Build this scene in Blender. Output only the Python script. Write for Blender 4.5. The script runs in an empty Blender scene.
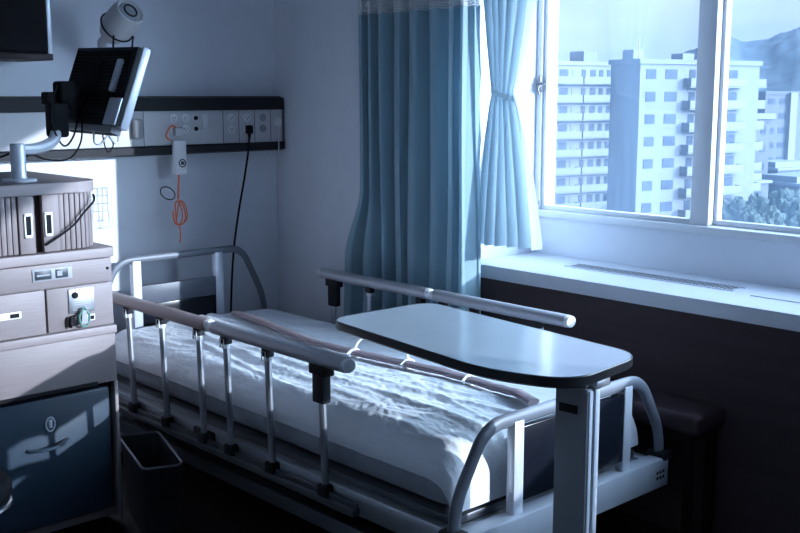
import bpy, bmesh, math, random
from mathutils import Vector, Matrix, noise

random.seed(7)
scene = bpy.context.scene
COL = scene.collection
PI = math.pi
sin, cos = math.sin, math.cos
V = Vector

# ------------------------------------------------------------------ camera
F_PX = 1054.0
PITCH = math.atan(172 / F_PX)
AZ = math.radians(42.6)
CAM = V((0, 0, 1.65))
cam_data = bpy.data.cameras.new('camera')
cam_data.sensor_width = 36.0
cam_data.lens = F_PX / 800 * 36.0
cam_data.clip_start = 0.05
cam_data.clip_end = 6000
cam = bpy.data.objects.new('camera', cam_data)
COL.objects.link(cam)
cam.location = CAM
cam.rotation_euler = (PI / 2 - PITCH, 0, -AZ)
scene.camera = cam

FW = V((sin(AZ) * cos(PITCH), cos(AZ) * cos(PITCH), -sin(PITCH)))
RT = V((cos(AZ), -sin(AZ), 0))
UP = RT.cross(FW)


def ray(px, py):
    return FW + RT * ((px - 400) / F_PX) + UP * ((266.5 - py) / F_PX)


def far_point(px, py, k):
    return CAM + ray(px, py) * k


# --------------------------------------------------------------- materials
def mat(name, col, rough=0.6, metal=0.0, spec=0.4, var=0.06, scale=12.0, bump=0.0, bump_scale=60.0,
        stretch=None, coat=0.0):
    m = bpy.data.materials.new(name)
    m.use_nodes = True
    nt = m.node_tree
    N, L = nt.nodes, nt.links
    b = N['Principled BSDF']
    b.inputs['Roughness'].default_value = rough
    b.inputs['Metallic'].default_value = metal
    b.inputs['Specular IOR Level'].default_value = spec
    b.inputs['Coat Weight'].default_value = coat
    tc = N.new('ShaderNodeTexCoord')
    mp = N.new('ShaderNodeMapping')
    if stretch:
        mp.inputs['Scale'].default_value = stretch
    L.new(tc.outputs['Object'], mp.inputs['Vector'])
    nz = N.new('ShaderNodeTexNoise')
    nz.inputs['Scale'].default_value = scale
    nz.inputs['Detail'].default_value = 4
    L.new(mp.outputs['Vector'], nz.inputs['Vector'])
    rp = N.new('ShaderNodeValToRGB')
    rp.color_ramp.elements[0].position = 0.3
    rp.color_ramp.elements[1].position = 0.7
    rp.color_ramp.elements[0].color = [max(0, c * (1 - var)) for c in col] + [1]
    rp.color_ramp.elements[1].color = [min(1, c * (1 + var)) for c in col] + [1]
    L.new(nz.outputs['Fac'], rp.inputs['Fac'])
    L.new(rp.outputs['Color'], b.inputs['Base Color'])
    if bump:
        n2 = N.new('ShaderNodeTexNoise')
        n2.inputs['Scale'].default_value = bump_scale
        n2.inputs['Detail'].default_value = 3
        L.new(mp.outputs['Vector'], n2.inputs['Vector'])
        bp = N.new('ShaderNodeBump')
        bp.inputs['Strength'].default_value = bump
        bp.inputs['Distance'].default_value = 0.01
        L.new(n2.outputs['Fac'], bp.inputs['Height'])
        L.new(bp.outputs['Normal'], b.inputs['Normal'])
    return m


def fabric(name, col, trans, rough=0.9, scale=220.0):
    m = bpy.data.materials.new(name)
    m.use_nodes = True
    N, L = m.node_tree.nodes, m.node_tree.links
    N.remove(N['Principled BSDF'])
    out = N['Material Output']
    tc = N.new('ShaderNodeTexCoord')
    nz = N.new('ShaderNodeTexNoise')
    nz.inputs['Scale'].default_value = scale
    L.new(tc.outputs['Object'], nz.inputs['Vector'])
    rp = N.new('ShaderNodeValToRGB')
    rp.color_ramp.elements[0].color = [c * .9 for c in col] + [1]
    rp.color_ramp.elements[1].color = [min(1, c * 1.08) for c in col] + [1]
    L.new(nz.outputs['Fac'], rp.inputs['Fac'])
    d = N.new('ShaderNodeBsdfDiffuse')
    t = N.new('ShaderNodeBsdfTranslucent')
    L.new(rp.outputs['Color'], d.inputs['Color'])
    L.new(rp.outputs['Color'], t.inputs['Color'])
    mx = N.new('ShaderNodeMixShader')
    mx.inputs['Fac'].default_value = trans
    L.new(d.outputs[0], mx.inputs[1])
    L.new(t.outputs[0], mx.inputs[2])
    L.new(mx.outputs[0], out.inputs['Surface'])
    return m


def glass_mat():
    m = bpy.data.materials.new('window_glass')
    m.use_nodes = True
    N, L = m.node_tree.nodes, m.node_tree.links
    N.remove(N['Principled BSDF'])
    out = N['Material Output']
    tr = N.new('ShaderNodeBsdfTransparent')
    tr.inputs['Color'].default_value = (0.93, 0.965, 1.0, 1)
    gl = N.new('ShaderNodeBsdfGlossy')
    gl.inputs['Roughness'].default_value = 0.02
    lw = N.new('ShaderNodeLayerWeight')
    lw.inputs['Blend'].default_value = 0.5
    pw_ = N.new('ShaderNodeMath')
    pw_.operation = 'POWER'
    pw_.inputs[1].default_value = 4.0
    L.new(lw.outputs['Facing'], pw_.inputs[0])
    fr = N.new('ShaderNodeMath')
    fr.operation = 'MULTIPLY_ADD'
    fr.inputs[1].default_value = 0.6
    fr.inputs[2].default_value = 0.03
    L.new(pw_.outputs[0], fr.inputs[0])
    m1 = N.new('ShaderNodeMixShader')
    L.new(fr.outputs[0], m1.inputs['Fac'])
    L.new(tr.outputs[0], m1.inputs[1])
    L.new(gl.outputs[0], m1.inputs[2])
    # blue veil tinted into the pane, standing in for haze
    tl = N.new('ShaderNodeBsdfTranslucent')
    tl.inputs['Color'].default_value = (0.40, 0.66, 1.0, 1)
    tc = N.new('ShaderNodeTexCoord')
    mp = N.new('ShaderNodeMapping')
    mp.inputs['Scale'].default_value = (1, 2.2, 0.5)
    nz = N.new('ShaderNodeTexNoise')
    nz.inputs['Scale'].default_value = 1.6
    nz.inputs['Detail'].default_value = 5
    L.new(tc.outputs['Object'], mp.inputs['Vector'])
    L.new(mp.outputs['Vector'], nz.inputs['Vector'])
    mr = N.new('ShaderNodeMapRange')
    mr.inputs['From Min'].default_value = 0.3
    mr.inputs['From Max'].default_value = 0.75
    mr.inputs['To Min'].default_value = HAZE_VEIL[0]
    mr.inputs['To Max'].default_value = HAZE_VEIL[1]
    L.new(nz.outputs['Fac'], mr.inputs['Value'])
    m2 = N.new('ShaderNodeMixShader')
    L.new(mr.outputs[0], m2.inputs['Fac'])
    L.new(m1.outputs[0], m2.inputs[1])
    L.new(tl.outputs[0], m2.inputs[2])
    L.new(m2.outputs[0], out.inputs['Surface'])
    return m


HAZE_VEIL = (0.02, 0.042)  # least and most haze veil tinted into the glass
M = dict(
    wall=mat('wall_paint', (.77, .795, .86), .8, bump=.03, bump_scale=220, var=.02),
    ceiling=mat('ceiling_paint', (.88, .88, .9), .9, var=.02),
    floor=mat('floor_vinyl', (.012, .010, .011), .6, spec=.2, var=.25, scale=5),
    brown=mat('dark_brown_wainscot', (.06, .043, .047), .75, spec=.15, var=.12, scale=6, stretch=(1, .3, 3)),
    sill=mat('sill_laminate', (.64, .67, .73), .38, var=.02),
    frame=mat('white_aluminium', (.62, .64, .68), .4, var=.02),
    chrome=mat('chrome', (.7, .72, .76), .25, 1.0, var=.03),
    steel=mat('satin_steel', (.5, .52, .57), .34, .85, var=.05),
    darksteel=mat('dark_grey_steel', (.12, .125, .14), .4, .5, var=.08),
    railwood=mat('rail_grip', (.40, .31, .31), .38, .0, var=.08, stretch=(6, .4, 6)),
    railgrey=mat('rail_grip_grey', (.42, .42, .46), .36, .25, var=.05, stretch=(6, .4, 6)),
    white=mat('white_plastic', (.8, .8, .82), .42, var=.02),
    ivory=mat('ivory_plastic', (.62, .61, .63), .45, var=.03),
    grey=mat('grey_plastic', (.33, .34, .37), .5, var=.04),
    silver=mat('silver_plastic', (.62, .65, .72), .36, .3, var=.03),
    black=mat('black_plastic', (.01, .01, .013), .7, spec=.15, var=.2),
    charcoal=mat('charcoal_plastic', (.018, .019, .024), .55, spec=.2, var=.15),
    blackgloss=mat('black_gloss_panel', (.008, .010, .016), .2, spec=.3, var=.05),
    wood=mat('pale_pink_ash_laminate', (.24, .20, .205), .5, var=.07, scale=9, stretch=(1.2, 1.2, 26)),
    woodlight=mat('pale_ash_edge', (.28, .235, .24), .5, var=.05, scale=9, stretch=(1.2, 1.2, 26)),
    tambour=mat('ash_tambour', (.23, .19, .195), .55, var=.07, scale=9, stretch=(20, 20, 1)),
    groove=mat('tambour_groove', (.09, .07, .075), .8),
    teal=mat('dark_teal_enamel', (.032, .052, .078), .35, var=.06),
    sheet=mat('white_bed_cover', (.84, .87, .92), .36, spec=.5, var=.03, bump=.35, bump_scale=30, stretch=(1.6, .7, 1.6)),
    mattress=mat('mattress_ticking', (.36, .39, .45), .85, spec=.2, var=.12, bump=.5, bump_scale=70, stretch=(1, 1, .35)),
    belt=mat('brown_webbing', (.3, .24, .26), .7, var=.1, scale=60),
    clear=mat('milky_plastic_tie', (.85, .88, .93), .25, var=.01),
    laminate=mat('table_laminate', (.32, .36, .40), .17, spec=.55, var=.015),
    edge=mat('black_edge_band', (.012, .012, .014), .3, var=.1),
    bin=mat('smoked_bin_plastic', (.022, .024, .028), .35, var=.08),
    orange=mat('orange_cord', (.85, .2, .08), .5, var=.05),
    vinyl=mat('brown_vinyl', (.05, .032, .036), .5, spec=.2, var=.1),
    cupboard=mat('dark_cupboard', (.012, .011, .013), .8, spec=.1, var=.15),
    led=mat('label_plate', (.3, .32, .35), .4, var=.04),
    labeldark=mat('label_print', (.03, .04, .055), .4),
    headstrip=mat('grey_blue_strip', (.09, .10, .13), .4, var=.05),
    loop=mat('loop_steel', (.16, .175, .21), .45, .15, var=.05),
    column=mat('column_grey', (.25, .26, .29), .5, var=.05),
    farwall=mat('far_wall_paint', (.6, .59, .6), .85, var=.03),
    bar=mat('bed_end_bar_grey', (.42, .45, .51), .42, .2, var=.04),
    screen=mat('television_screen', (.01, .011, .014), .1, spec=.6),
    curtain=fabric('teal_curtain', (.37, .52, .60), .28),
    curtain2=fabric('aqua_curtain', (.60, .70, .75), .42),
    net=fabric('white_net', (.92, .94, .97), .5),
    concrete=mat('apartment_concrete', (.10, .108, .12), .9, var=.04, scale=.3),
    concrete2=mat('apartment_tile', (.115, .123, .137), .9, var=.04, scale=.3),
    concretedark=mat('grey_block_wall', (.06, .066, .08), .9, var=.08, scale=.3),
    winglass=mat('far_window', (.03, .04, .06), .6, spec=.1, var=.3, scale=.6),
    winpale=mat('far_curtained_window', (.07, .08, .1), .6, var=.1),
    ground=mat('ground_bounce', (.38, .4, .44), .95, var=.4, scale=.02),  # made pale to bounce daylight up onto the ceiling
    forest=mat('forest_hill', (.02, .035, .05), .95, var=.45, scale=.03, bump=.8, bump_scale=.05),  # bluish base colour has some distance haze painted in
    tree=mat('evergreen_leaves', (.03, .045, .04), .9, var=.4, scale=.8),
    trunk=mat('tree_bark', (.06, .05, .045), .9),
    roof=mat('roof_metal', (.1, .115, .14), .7, var=.1),
)
M['glass'] = glass_mat()


# ---------------------------------------------------------- mesh builders
class MB:
    def __init__(self, mtx=None):
        self.bm = bmesh.new()
        self.m = mtx

    def _xf(self, vs):
        if self.m is not None:
            for v in vs:
                v.co = self.m @ v.co

    def box(self, x0, x1, y0, y1, z0, z1, bev=0.0, seg=2, mtx=None):
        r = bmesh.ops.create_cube(self.bm, size=1.0)
        vs = r['verts']
        for v in vs:
            v.co = V(((x0 + x1) / 2 + v.co.x * (x1 - x0), (y0 + y1) / 2 + v.co.y * (y1 - y0),
                      (z0 + z1) / 2 + v.co.z * (z1 - z0)))
        if bev:
            es = list({e for v in vs for e in v.link_edges})
            rr = bmesh.ops.bevel(self.bm, geom=es, offset=bev, segments=seg, profile=.5, affect='EDGES')
            vs = list({v for f in rr['faces'] for v in f.verts} | {v for v in vs if v.is_valid})
        if mtx is not None:
            for v in vs:
                v.co = mtx @ v.co
        self._xf(vs)
        return self

    def tube(self, pts, r, n=10, closed=False, flat=1.0):
        pts = [V(p) for p in pts]
        rs = r if isinstance(r, (list, tuple)) else [r] * len(pts)
        rings = []
        up = None
        for i, p in enumerate(pts):
            if closed:
                t = pts[(i + 1) % len(pts)] - pts[i - 1]
            else:
                t = pts[min(i + 1, len(pts) - 1)] - pts[max(i - 1, 0)]
            t.normalize()
            if up is None:
                up = V((0, 0, 1)) if abs(t.z) < .9 else V((0, 1, 0))
            s = t.cross(up)
            s.normalize()
            u = s.cross(t)
            u.normalize()
            up = u
            rings.append([self.bm.verts.new(p + s * (cos(2 * PI * k / n) * rs[i]) + u * (sin(2 * PI * k / n) * rs[i] * flat))
                          for k in range(n)])
        m = len(rings)
        for i in range(m if closed else m - 1):
            a, b = rings[i], rings[(i + 1) % m]
            for k in range(n):
                self.bm.faces.new((a[k], a[(k + 1) % n], b[(k + 1) % n], b[k]))
        if not closed:
            self.bm.faces.new(rings[0][::-1])
            self.bm.faces.new(rings[-1])
        self._xf([v for rg in rings for v in rg])
        return self

    def lathe(self, prof, c, axis=(0, 0, 1), n=24):
        c = V(c)
        a = V(axis).normalized()
        s = a.orthogonal().normalized()
        t = a.cross(s)
        rings = []
        for (r, h) in prof:
            rings.append([self.bm.verts.new(c + a * h + (s * cos(2 * PI * k / n) + t * sin(2 * PI * k / n)) * max(r, 1e-4))
                          for k in range(n)])
        for i in range(len(rings) - 1):
            for k in range(n):
                self.bm.faces.new((rings[i][k], rings[i][(k + 1) % n], rings[i + 1][(k + 1) % n], rings[i + 1][k]))
        self.bm.faces.new(rings[0][::-1])
        self.bm.faces.new(rings[-1])
        self._xf([v for rg in rings for v in rg])
        return self

    def prism(self, poly, z0, z1, bev=0.0):
        b = [self.bm.verts.new((x, y, z0)) for x, y in poly]
        t = [self.bm.verts.new((x, y, z1)) for x, y in poly]
        n = len(poly)
        fs = [self.bm.faces.new(b[::-1]), self.bm.faces.new(t)]
        for i in range(n):
            fs.append(self.bm.faces.new((b[i], b[(i + 1) % n], t[(i + 1) % n], t[i])))
        vs = b + t
        if bev:
            es = [e for f in fs[:2] for e in f.edges]
            rr = bmesh.ops.bevel(self.bm, geom=es, offset=bev, segments=2, profile=.5, affect='EDGES')
            vs = list({v for f in rr['faces'] for v in f.verts} | {v for v in vs if v.is_valid})
        self._xf(vs)
        return self

    def grid(self, fn, nu, nv):
        vv = [[self.bm.verts.new(fn(i / nu, j / nv)) for j in range(nv + 1)] for i in range(nu + 1)]
        for i in range(nu):
            for j in range(nv):
                self.bm.faces.new((vv[i][j], vv[i + 1][j], vv[i + 1][j + 1], vv[i][j + 1]))
        self._xf([v for r in vv for v in r])
        return self

    def build(self, name, material, parent=None, smooth=35, solid=0.0):
        bm = self.bm
        bmesh.ops.recalc_face_normals(bm, faces=bm.faces)
        off = V((0, 0, 0))
        if parent is not None:
            off = world_loc(parent)
        else:
            mn = [min(v.co[i] for v in bm.verts) for i in range(3)]
            mx = [max(v.co[i] for v in bm.verts) for i in range(3)]
            off = V(((mn[0] + mx[0]) / 2, (mn[1] + mx[1]) / 2, mn[2]))
        for v in bm.verts:
            v.co -= off
        me = bpy.data.meshes.new(name)
        bm.to_mesh(me)
        bm.free()
        if smooth:
            for p in me.polygons:
                p.use_smooth = True
            me.set_sharp_from_angle(angle=math.radians(smooth))
        me.materials.append(material)
        o = bpy.data.objects.new(name, me)
        COL.objects.link(o)
        if parent is None:
            o.location = off
        else:
            o.parent = parent
        if solid:
            sm = o.modifiers.new('thickness', 'SOLIDIFY')
            sm.thickness = solid
            sm.offset = 0
        return o


def world_loc(o):
    p = V(o.location)
    while o.parent is not None:
        o = o.parent
        p = p + V(o.location)
    return p


def thing(name, label, cat, loc, group=None):
    o = bpy.data.objects.new(name, None)
    COL.objects.link(o)
    o.location = loc
    o.empty_display_size = .1
    o['label'] = label
    o['category'] = cat
    if group:
        o['group'] = group
    return o


def tag(o, label, cat, group=None):
    o['label'] = label
    o['category'] = cat
    if group:
        o['group'] = group
    return o


def struct(o):
    o['kind'] = 'structure'
    return o


def arc(c, r, a0, a1, n=8):
    return [(c[0] + r * cos(a0 + (a1 - a0) * i / n), c[1] + r * sin(a0 + (a1 - a0) * i / n)) for i in range(n + 1)]


def smooth_path(pts, k=8, closed=False):
    pts = [V(p) for p in pts]
    out = []
    n = len(pts)
    rng = range(n if closed else n - 1)
    for i in rng:
        if closed:
            p0, p1, p2, p3 = pts[i - 1], pts[i], pts[(i + 1) % n], pts[(i + 2) % n]
        else:
            p0, p1, p2, p3 = pts[max(i - 1, 0)], pts[i], pts[i + 1], pts[min(i + 2, n - 1)]
        for j in range(k):
            t = j / k
            out.append(.5 * ((2 * p1) + (p2 - p0) * t + (2 * p0 - 5 * p1 + 4 * p2 - p3) * t * t + (3 * p1 - p0 - 3 * p2 + p3) * t ** 3))
    if not closed:
        out.append(pts[-1])
    return out


def rounded_path(pts, r, k=6):
    """polyline with rounded corners"""
    pts = [V(p) for p in pts]
    out = [pts[0]]
    for i in range(1, len(pts) - 1):
        a = (pts[i - 1] - pts[i])
        b = (pts[i + 1] - pts[i])
        rr = min(r, a.length * .48, b.length * .48)
        A = pts[i] + a.normalized() * rr
        B = pts[i] + b.normalized() * rr
        for j in range(k + 1):
            t = j / k
            out.append(A * (1 - t) ** 2 + pts[i] * 2 * t * (1 - t) + B * t * t)
    out.append(pts[-1])
    return out


# ================================================================= SETTING
XW, XG = 3.37, 3.85           # inner wall face, window plane
YH = 4.65                     # head wall
SZ = .912                     # sill height
WB, WT = 1.105, 2.42          # window bottom / top
YL, YR = 3.22, -1.45          # recess ends
X0, Y0, ZC = -1.3, -1.9, 2.7

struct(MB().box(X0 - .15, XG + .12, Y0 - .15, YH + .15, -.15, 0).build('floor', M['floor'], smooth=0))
struct(MB().box(X0 - .15, XG + .12, Y0 - .15, YH + .15, ZC, ZC + .15).build('ceiling', M['ceiling'], smooth=0))
struct(MB().box(X0 - .15, XG + .12, YH, YH + .15, 0, ZC).build('wall_head', M['wall'], smooth=0))
struct(MB().box(X0 - .15, X0, Y0, YH, 0, ZC).build('wall_left', M['farwall'], smooth=0))
struct(MB().box(X0 - .15, XG + .12, Y0 - .15, Y0, 0, ZC).build('wall_rear', M['farwall'], smooth=0))
w = MB()
w.box(XW, XG + .12, YL, YH, 0, ZC)
w.box(XW, XG + .12, YR, YL, WT, ZC)
w.box(XW, XG + .12, Y0, YR, 0, ZC)
w.box(XG - .03, XG + .12, YR, YL, 0, WB - .02)
struct(w.build('wall_window', M['wall'], smooth=0))
struct(MB().box(XW, XW + .03, YR, YL, 0, .853).build('trim_1', M['brown'], smooth=0))

win = bpy.data.objects.new('window_1', None)
COL.objects.link(win)
win.location = (XG, (YL + YR) / 2, WB)
win['kind'] = 'structure'
# sill with its convector grille
sl = MB()
sl.box(XW - .004, XG - .03, YR, YL, .853, SZ, .004)
sill = sl.build('window_sill', M['sill'], win)
g = MB()
ng = 46
gy0, gy1 = 2.06, 2.83
g.box(3.595, 3.685, gy0, gy1, SZ, SZ + .003)
grille = g.build('vent_grille', M['black'], sill, smooth=0)
g = MB()
for i in range(ng + 1):
    y = gy0 + (gy1 - gy0) * i / ng
    g.box(3.598, 3.682, y - .002, y + .002, SZ + .002, SZ + .004)
g.box(3.59, 3.598, gy0 - .02, gy1 + .02, SZ, SZ + .004)
g.box(3.682, 3.69, gy0 - .02, gy1 + .02, SZ, SZ + .004)
g.build('grille_slats', M['silver'], sill, smooth=0)
g = MB()
g.box(3.56, 3.7, 1.55, 1.95, SZ, SZ + .004, .001)
g.build('service_lid', M['sill'], sill)
# outer frame
f = MB()
f.box(XG - .03, XG + .08, YL - .03, YL, WB, WT, .003)
f.box(XG - .03, XG + .08, YR, YR + .045, WB, WT, .003)
f.box(XG - .045, XG + .08, YR, YL, WB - .02, WB + .012, .003)
f.box(XG - .03, XG + .08, YR, YL, WT - .03, WT, .003)
f.build('window_frame', M['frame'], win)


def sash(y0, y1, x, swl, swr):
    s = MB()
    z0, z1 = WB + .012, WT - .03
    s.box(x - .018, x + .018, y0, y0 + swr, z0, z1, .002)
    s.box(x - .018, x + .018, y1 - swl, y1, z0, z1, .002)
    s.box(x - .018, x + .018, y0 + swr, y1 - swl, z0, z0 + .022, .002)
    s.box(x - .018, x + .018, y0 + swr, y1 - swl, z1 - .03, z1, .002)
    so = s.build('sash', M['frame'], win)
    MB().box(x - .003, x + .003, y0 + swr - .004, y1 - swl + .004, z0 + .018, z1 - .026).build('pane', M['glass'], so, smooth=0)
    return so


sash(2.305, YL - .03, XG + .002, .02, .085)
sash(YR + .045, 2.335, XG + .044, .045, .05)
lt = MB()
lt.box(XG - .045, XG - .028, 3.184, 3.198, 1.66, 1.735, .003)
lt.tube(smooth_path([(XG - .045, 3.19, 1.70), (XG - .06, 3.186, 1.703), (XG - .066, 3.165, 1.70), (XG - .064, 3.145, 1.695)]), .006, 8)
lt.tube(smooth_path([(XG - .046, 3.19, 1.69), (XG - .056, 3.188, 1.675), (XG - .056, 3.182, 1.65)]), .005, 8)
lt.build('window_latch', M['darksteel'], win)
lt = MB()
lt.box(XG - .036, XG - .03, 3.18, 3.192, 1.14, 1.16, .002)
lt.build('frame_screw_cover', M['grey'], win)

# =============================================================== THE BED
BX = 2.6
bed = thing('hospital_bed', 'white hospital bed with metal side rails made up and standing empty below the wall panel', 'bed', (BX, 3.2, 0))
YF, YHB = 2.03, 4.36
b = MB()
for sx in (-1, 1):
    x = BX + sx * .475
    b.box(x - .022, x + .022, 2.06, 4.34, .295, .375, .004)
b.box(2.13, 3.07, 2.06, 2.11, .30, .37, .004)
b.box(2.13, 3.07, 4.29, 4.34, .30, .37, .004)
for y in (2.6, 3.2, 3.8):
    b.box(2.14, 3.06, y - .02, y + .02, .31, .36)
b.build('bed_frame', M['steel'], bed)
b = MB()
b.box(2.14, 3.06, 2.09, 4.3, .372, .398, .004)
b.build('mattress_platform', M['darksteel'], bed)
b = MB()
for sx in (-1, 1):
    x = BX + sx * .44
    b.box(x - .025, x + .025, 2.25, 4.2, .17, .225, .004)
for y in (2.35, 4.1):
    b.box(2.16, 3.04, y - .025, y + .025, .17, .225, .004)
    for sx in (-1, 1):
        b.tube([(BX + sx * .36, y, .22), (BX + sx * .36, y + (.35 if y < 3 else -.35), .31)], .022, 8)
b.build('lower_frame', M['darksteel'], bed)
for sx in (-1, 1):
    for y in (2.27, 4.18):
        x = BX + sx * .44
        c = MB()
        c.tube([(x, y, .175), (x, y, .13)], .014, 8)
        c.box(x - .026, x + .026, y - .02, y + .04, .075, .135, .006)
        cs = c.build('caster', M['steel'], bed)
        MB().lathe([(.02, -.016), (.06, -.014), (.064, 0), (.06, .014), (.02, .016)], (x, y + .02, .064), (1, 0, 0), 20).build('wheel', M['black'], cs)

mt = MB()
mt.box(2.142, 3.058, 2.115, 4.275, .40, .568, .07, 6)
mattress = mt.build('mattress', M['mattress'], bed)


def end_board(y, ztop, zlow, foot):
    name = 'footboard' if foot else 'headboard'
    xa, xb = BX - .525, BX + .525
    pa, pb = BX - .255, BX + .305
    if not foot:
        xa, xb, pa, pb = BX - .475, BX + .47, BX - .25, BX + .195
    # panel between the posts
    p = MB()
    p.box(pa + .01, pb - .01, y - .012, y + .012, zlow - .02, ztop - (.03 if foot else .215), .003)
    root = p.build(name, M['blackgloss'], bed)
    if not foot:
        p = MB()
        p.box(pa + .01, pb - .01, y - .014, y + .014, ztop - .215, ztop - .125, .004)
        p.build('top_strip', M['headstrip'], root)
    t = MB()
    path = rounded_path([(xa, y, zlow - .08), (xa + .012, y, zlow + .045), (xa + .135, y, ztop), (xb - .135, y, ztop),
                         (xb - .012, y, zlow + .045), (xb, y, zlow - .08)], .075, 7)
    t.tube(path, .023 if foot else .017, 14, flat=.62)
    t.build('loop_rail', M['loop'], root)
    for px_ in (pa, pb):
        q = MB()
        q.box(px_ - .022, px_ + .022, y - .016, y + .016, zlow - .06, ztop - .006, .003)
        q.build('post', M['silver'], root)
    c = MB()
    c.box(xa - .01, xb + .01, y - .035, y + .03, zlow - .16, zlow - .055, .006)
    c.build('cross_bar', M['bar'], root)
    for x_ in (xa, xb):
        q = MB()
        q.box(x_ - .028, x_ + .028, y - .04, y + .034, zlow - .065, zlow - .035, .006)
        q.build('corner_cap', M['charcoal'], root)
    return root


fb = end_board(YF, .682, .435, True)
end_board(YHB, .898, .60, False)
# little embossed maker's-plate dots at the far end of the foot bar
q = MB()
for i in range(3):
    for j in range(2):
        q.box(3.06 + .018 * i, 3.07 + .018 * i, YF - .037, YF - .034, .33 - .02 * j, .34 - .02 * j)
q.build('plate_marks', M['charcoal'], fb, smooth=0)


def side_rail(x, y0, y1, posts, zt, near, gripmat, heavy=None):
    s = 1 if near else -1
    g_ = MB()
    n = 20
    # oval grip
    prof = []
    pts = [(x, y0 + .012, zt), (x, y1 - .012, zt)]
    g_.tube([(x, y0 + .012, zt), (x, y0 + .03, zt), (x, y1 - .03, zt), (x, y1 - .012, zt)], .031, 16, flat=.8)
    root = g_.build('side_rail', gripmat, bed)
    for yy, d in ((y0, 1), (y1, -1)):
        c = MB()
        c.tube([(x, yy - d * .008, zt), (x, yy - d * .004, zt), (x, yy + d * .016, zt)], [.014, .026, .029], 16, flat=.84)
        c.build('end_cap', M['white'], root)
    lo = MB()
    xl = x + .012 * s
    lo.box(xl - .018, xl + .018, y0 - .02, y1 + .02, .30, .325, .003)
    lo.box(xl - .004, xl + .004, y0 - .02, y1 + .02, .325, .345, .001)
    lo.build('lower_bar', M['darksteel'], root)
    for i, yp in enumerate(posts):
        big = (heavy == i)
        p = MB()
        p.tube([(xl, yp, .325), (x, yp, zt - .05)], .0125, 10)
        po = p.build('post', M['steel'], root)
        h = MB()
        if big:
            h.box(x - .02, x + .02, yp - .045, yp + .045, zt - .055, zt - .012, .005)
            h.box(x - .018, x + .018, yp - .028, yp + .03, zt - .15, zt - .05, .006)
            h.build('clamp', M['charcoal'], po)
        else:
            h.box(x - .016, x + .016, yp - .018, yp + .018, zt - .05, zt - .012, .004)
            h.build('bracket', M['charcoal'], po)
            ring = MB()
            ring.tube([(x - .018 * s, yp - .011, zt - .062), (x - .018 * s, yp + .011, zt - .062),
                       (x - .018 * s, yp + .011, zt - .03), (x - .018 * s, yp - .011, zt - .03)], .003, 6, closed=True)
            ring.tube([(x, yp, zt - .066), (x, yp, zt - .04)], .0145, 10)
            ring.build('collar', M['white'], po)
        ft = MB()
        ft.box(xl - .02, xl + .02, yp - .024, yp + .024, .325, .365, .005)
        ft.build('foot_socket', M['charcoal'], po)
    return root


RN, RF = 2.078, 3.122
side_rail(RN, 3.30, 4.14, (3.93, 3.66, 3.385), .80, True, M['railwood'])
side_rail(RN, 2.50, 3.275, (3.20, 2.94, 2.64), .80, True, M['railgrey'], heavy=2)
side_rail(RF, 3.20, 3.955, (3.86, 3.60, 3.26), .80, False, M['railgrey'], heavy=0)
side_rail(RF, 2.44, 3.175, (3.12, 2.94, 2.6), .80, False, M['railgrey'])
# crank boxes hanging from the near side beam
q = MB()
q.box(2.09, 2.12, 3.33, 3.47, .30, .372, .006)
q.build('latch_box', M['charcoal'], bed)

# ------------------------------------------------------- bed cover (sheet)
SX0, SX1, SY0, SY1, STOP, SBOT, SBOTX = 2.128, 3.072, 2.085, 4.305, .598, .415, .503


def wrap(s, a, b_, r, drop):
    """arc-length profile: up the side at a, round the edge, flat, round the edge at b, down"""
    L1 = drop - r
    La = r * PI / 2
    Lf = (b_ - a) - 2 * r
    tot = 2 * L1 + 2 * La + Lf
    d = s * tot
    if d < L1:
        return a, -(drop - d)
    d -= L1
    if d < La:
        t = d / r
        return a + r - r * cos(t), -(r - r * sin(t))
    d -= La
    if d < Lf:
        return a + r + d, 0.0
    d -= Lf
    if d < La:
        t = d / r
        return b_ - r + r * sin(t), -(r - r * cos(t))
    d -= La
    return b_, -r - d


def wrinkle(x, y):
    v = 0.0
    w_ = .12 * noise.noise(V((x * 2.5, y * 1.3, 7.7)))
    p = V((x * 4.5 + y * .5 + w_ * 3, y * .7, 3.1))
    v += .012 * (1 - abs(noise.noise(p)) * 2.2)
    p2 = V((x * 10.0 + y * 1.5 + w_ * 6, y * 1.6 - x * .6, 9.7))
    v += .0065 * (1 - abs(noise.noise(p2)) * 2.4)
    p3 = V((x * 24 + y * 6, y * 4 - x * 3, 1.3))
    v += .0040 * (1 - abs(noise.noise(p3)) * 2.2)
    p4 = V((x * 45 - y * 22, y * 22 + x * 14, 6.1))
    v += .0020 * (1 - abs(noise.noise(p4)) * 2.2)
    # long drag folds running from the middle towards the near foot corner
    for k, (off, sl_, amp, wd_) in enumerate(((2.30, .16, .010, .022), (2.40, .10, .009, .018), (2.53, .03, .011, .028), (2.22, .08, .008, .016),
                                              (2.46, -.12, .007, .014), (2.60, .2, .006, .012))):
        d = x - (off + sl_ * (y - 3.0) + .03 * sin(y * 3 + k))
        v += amp * math.exp(-(d / wd_) ** 2) * (.6 + .4 * sin(y * 2.3 + k * 2))
    return v * (1.0 if x < 2.66 else max(.35, 1 - (x - 2.66) * 8))


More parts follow.
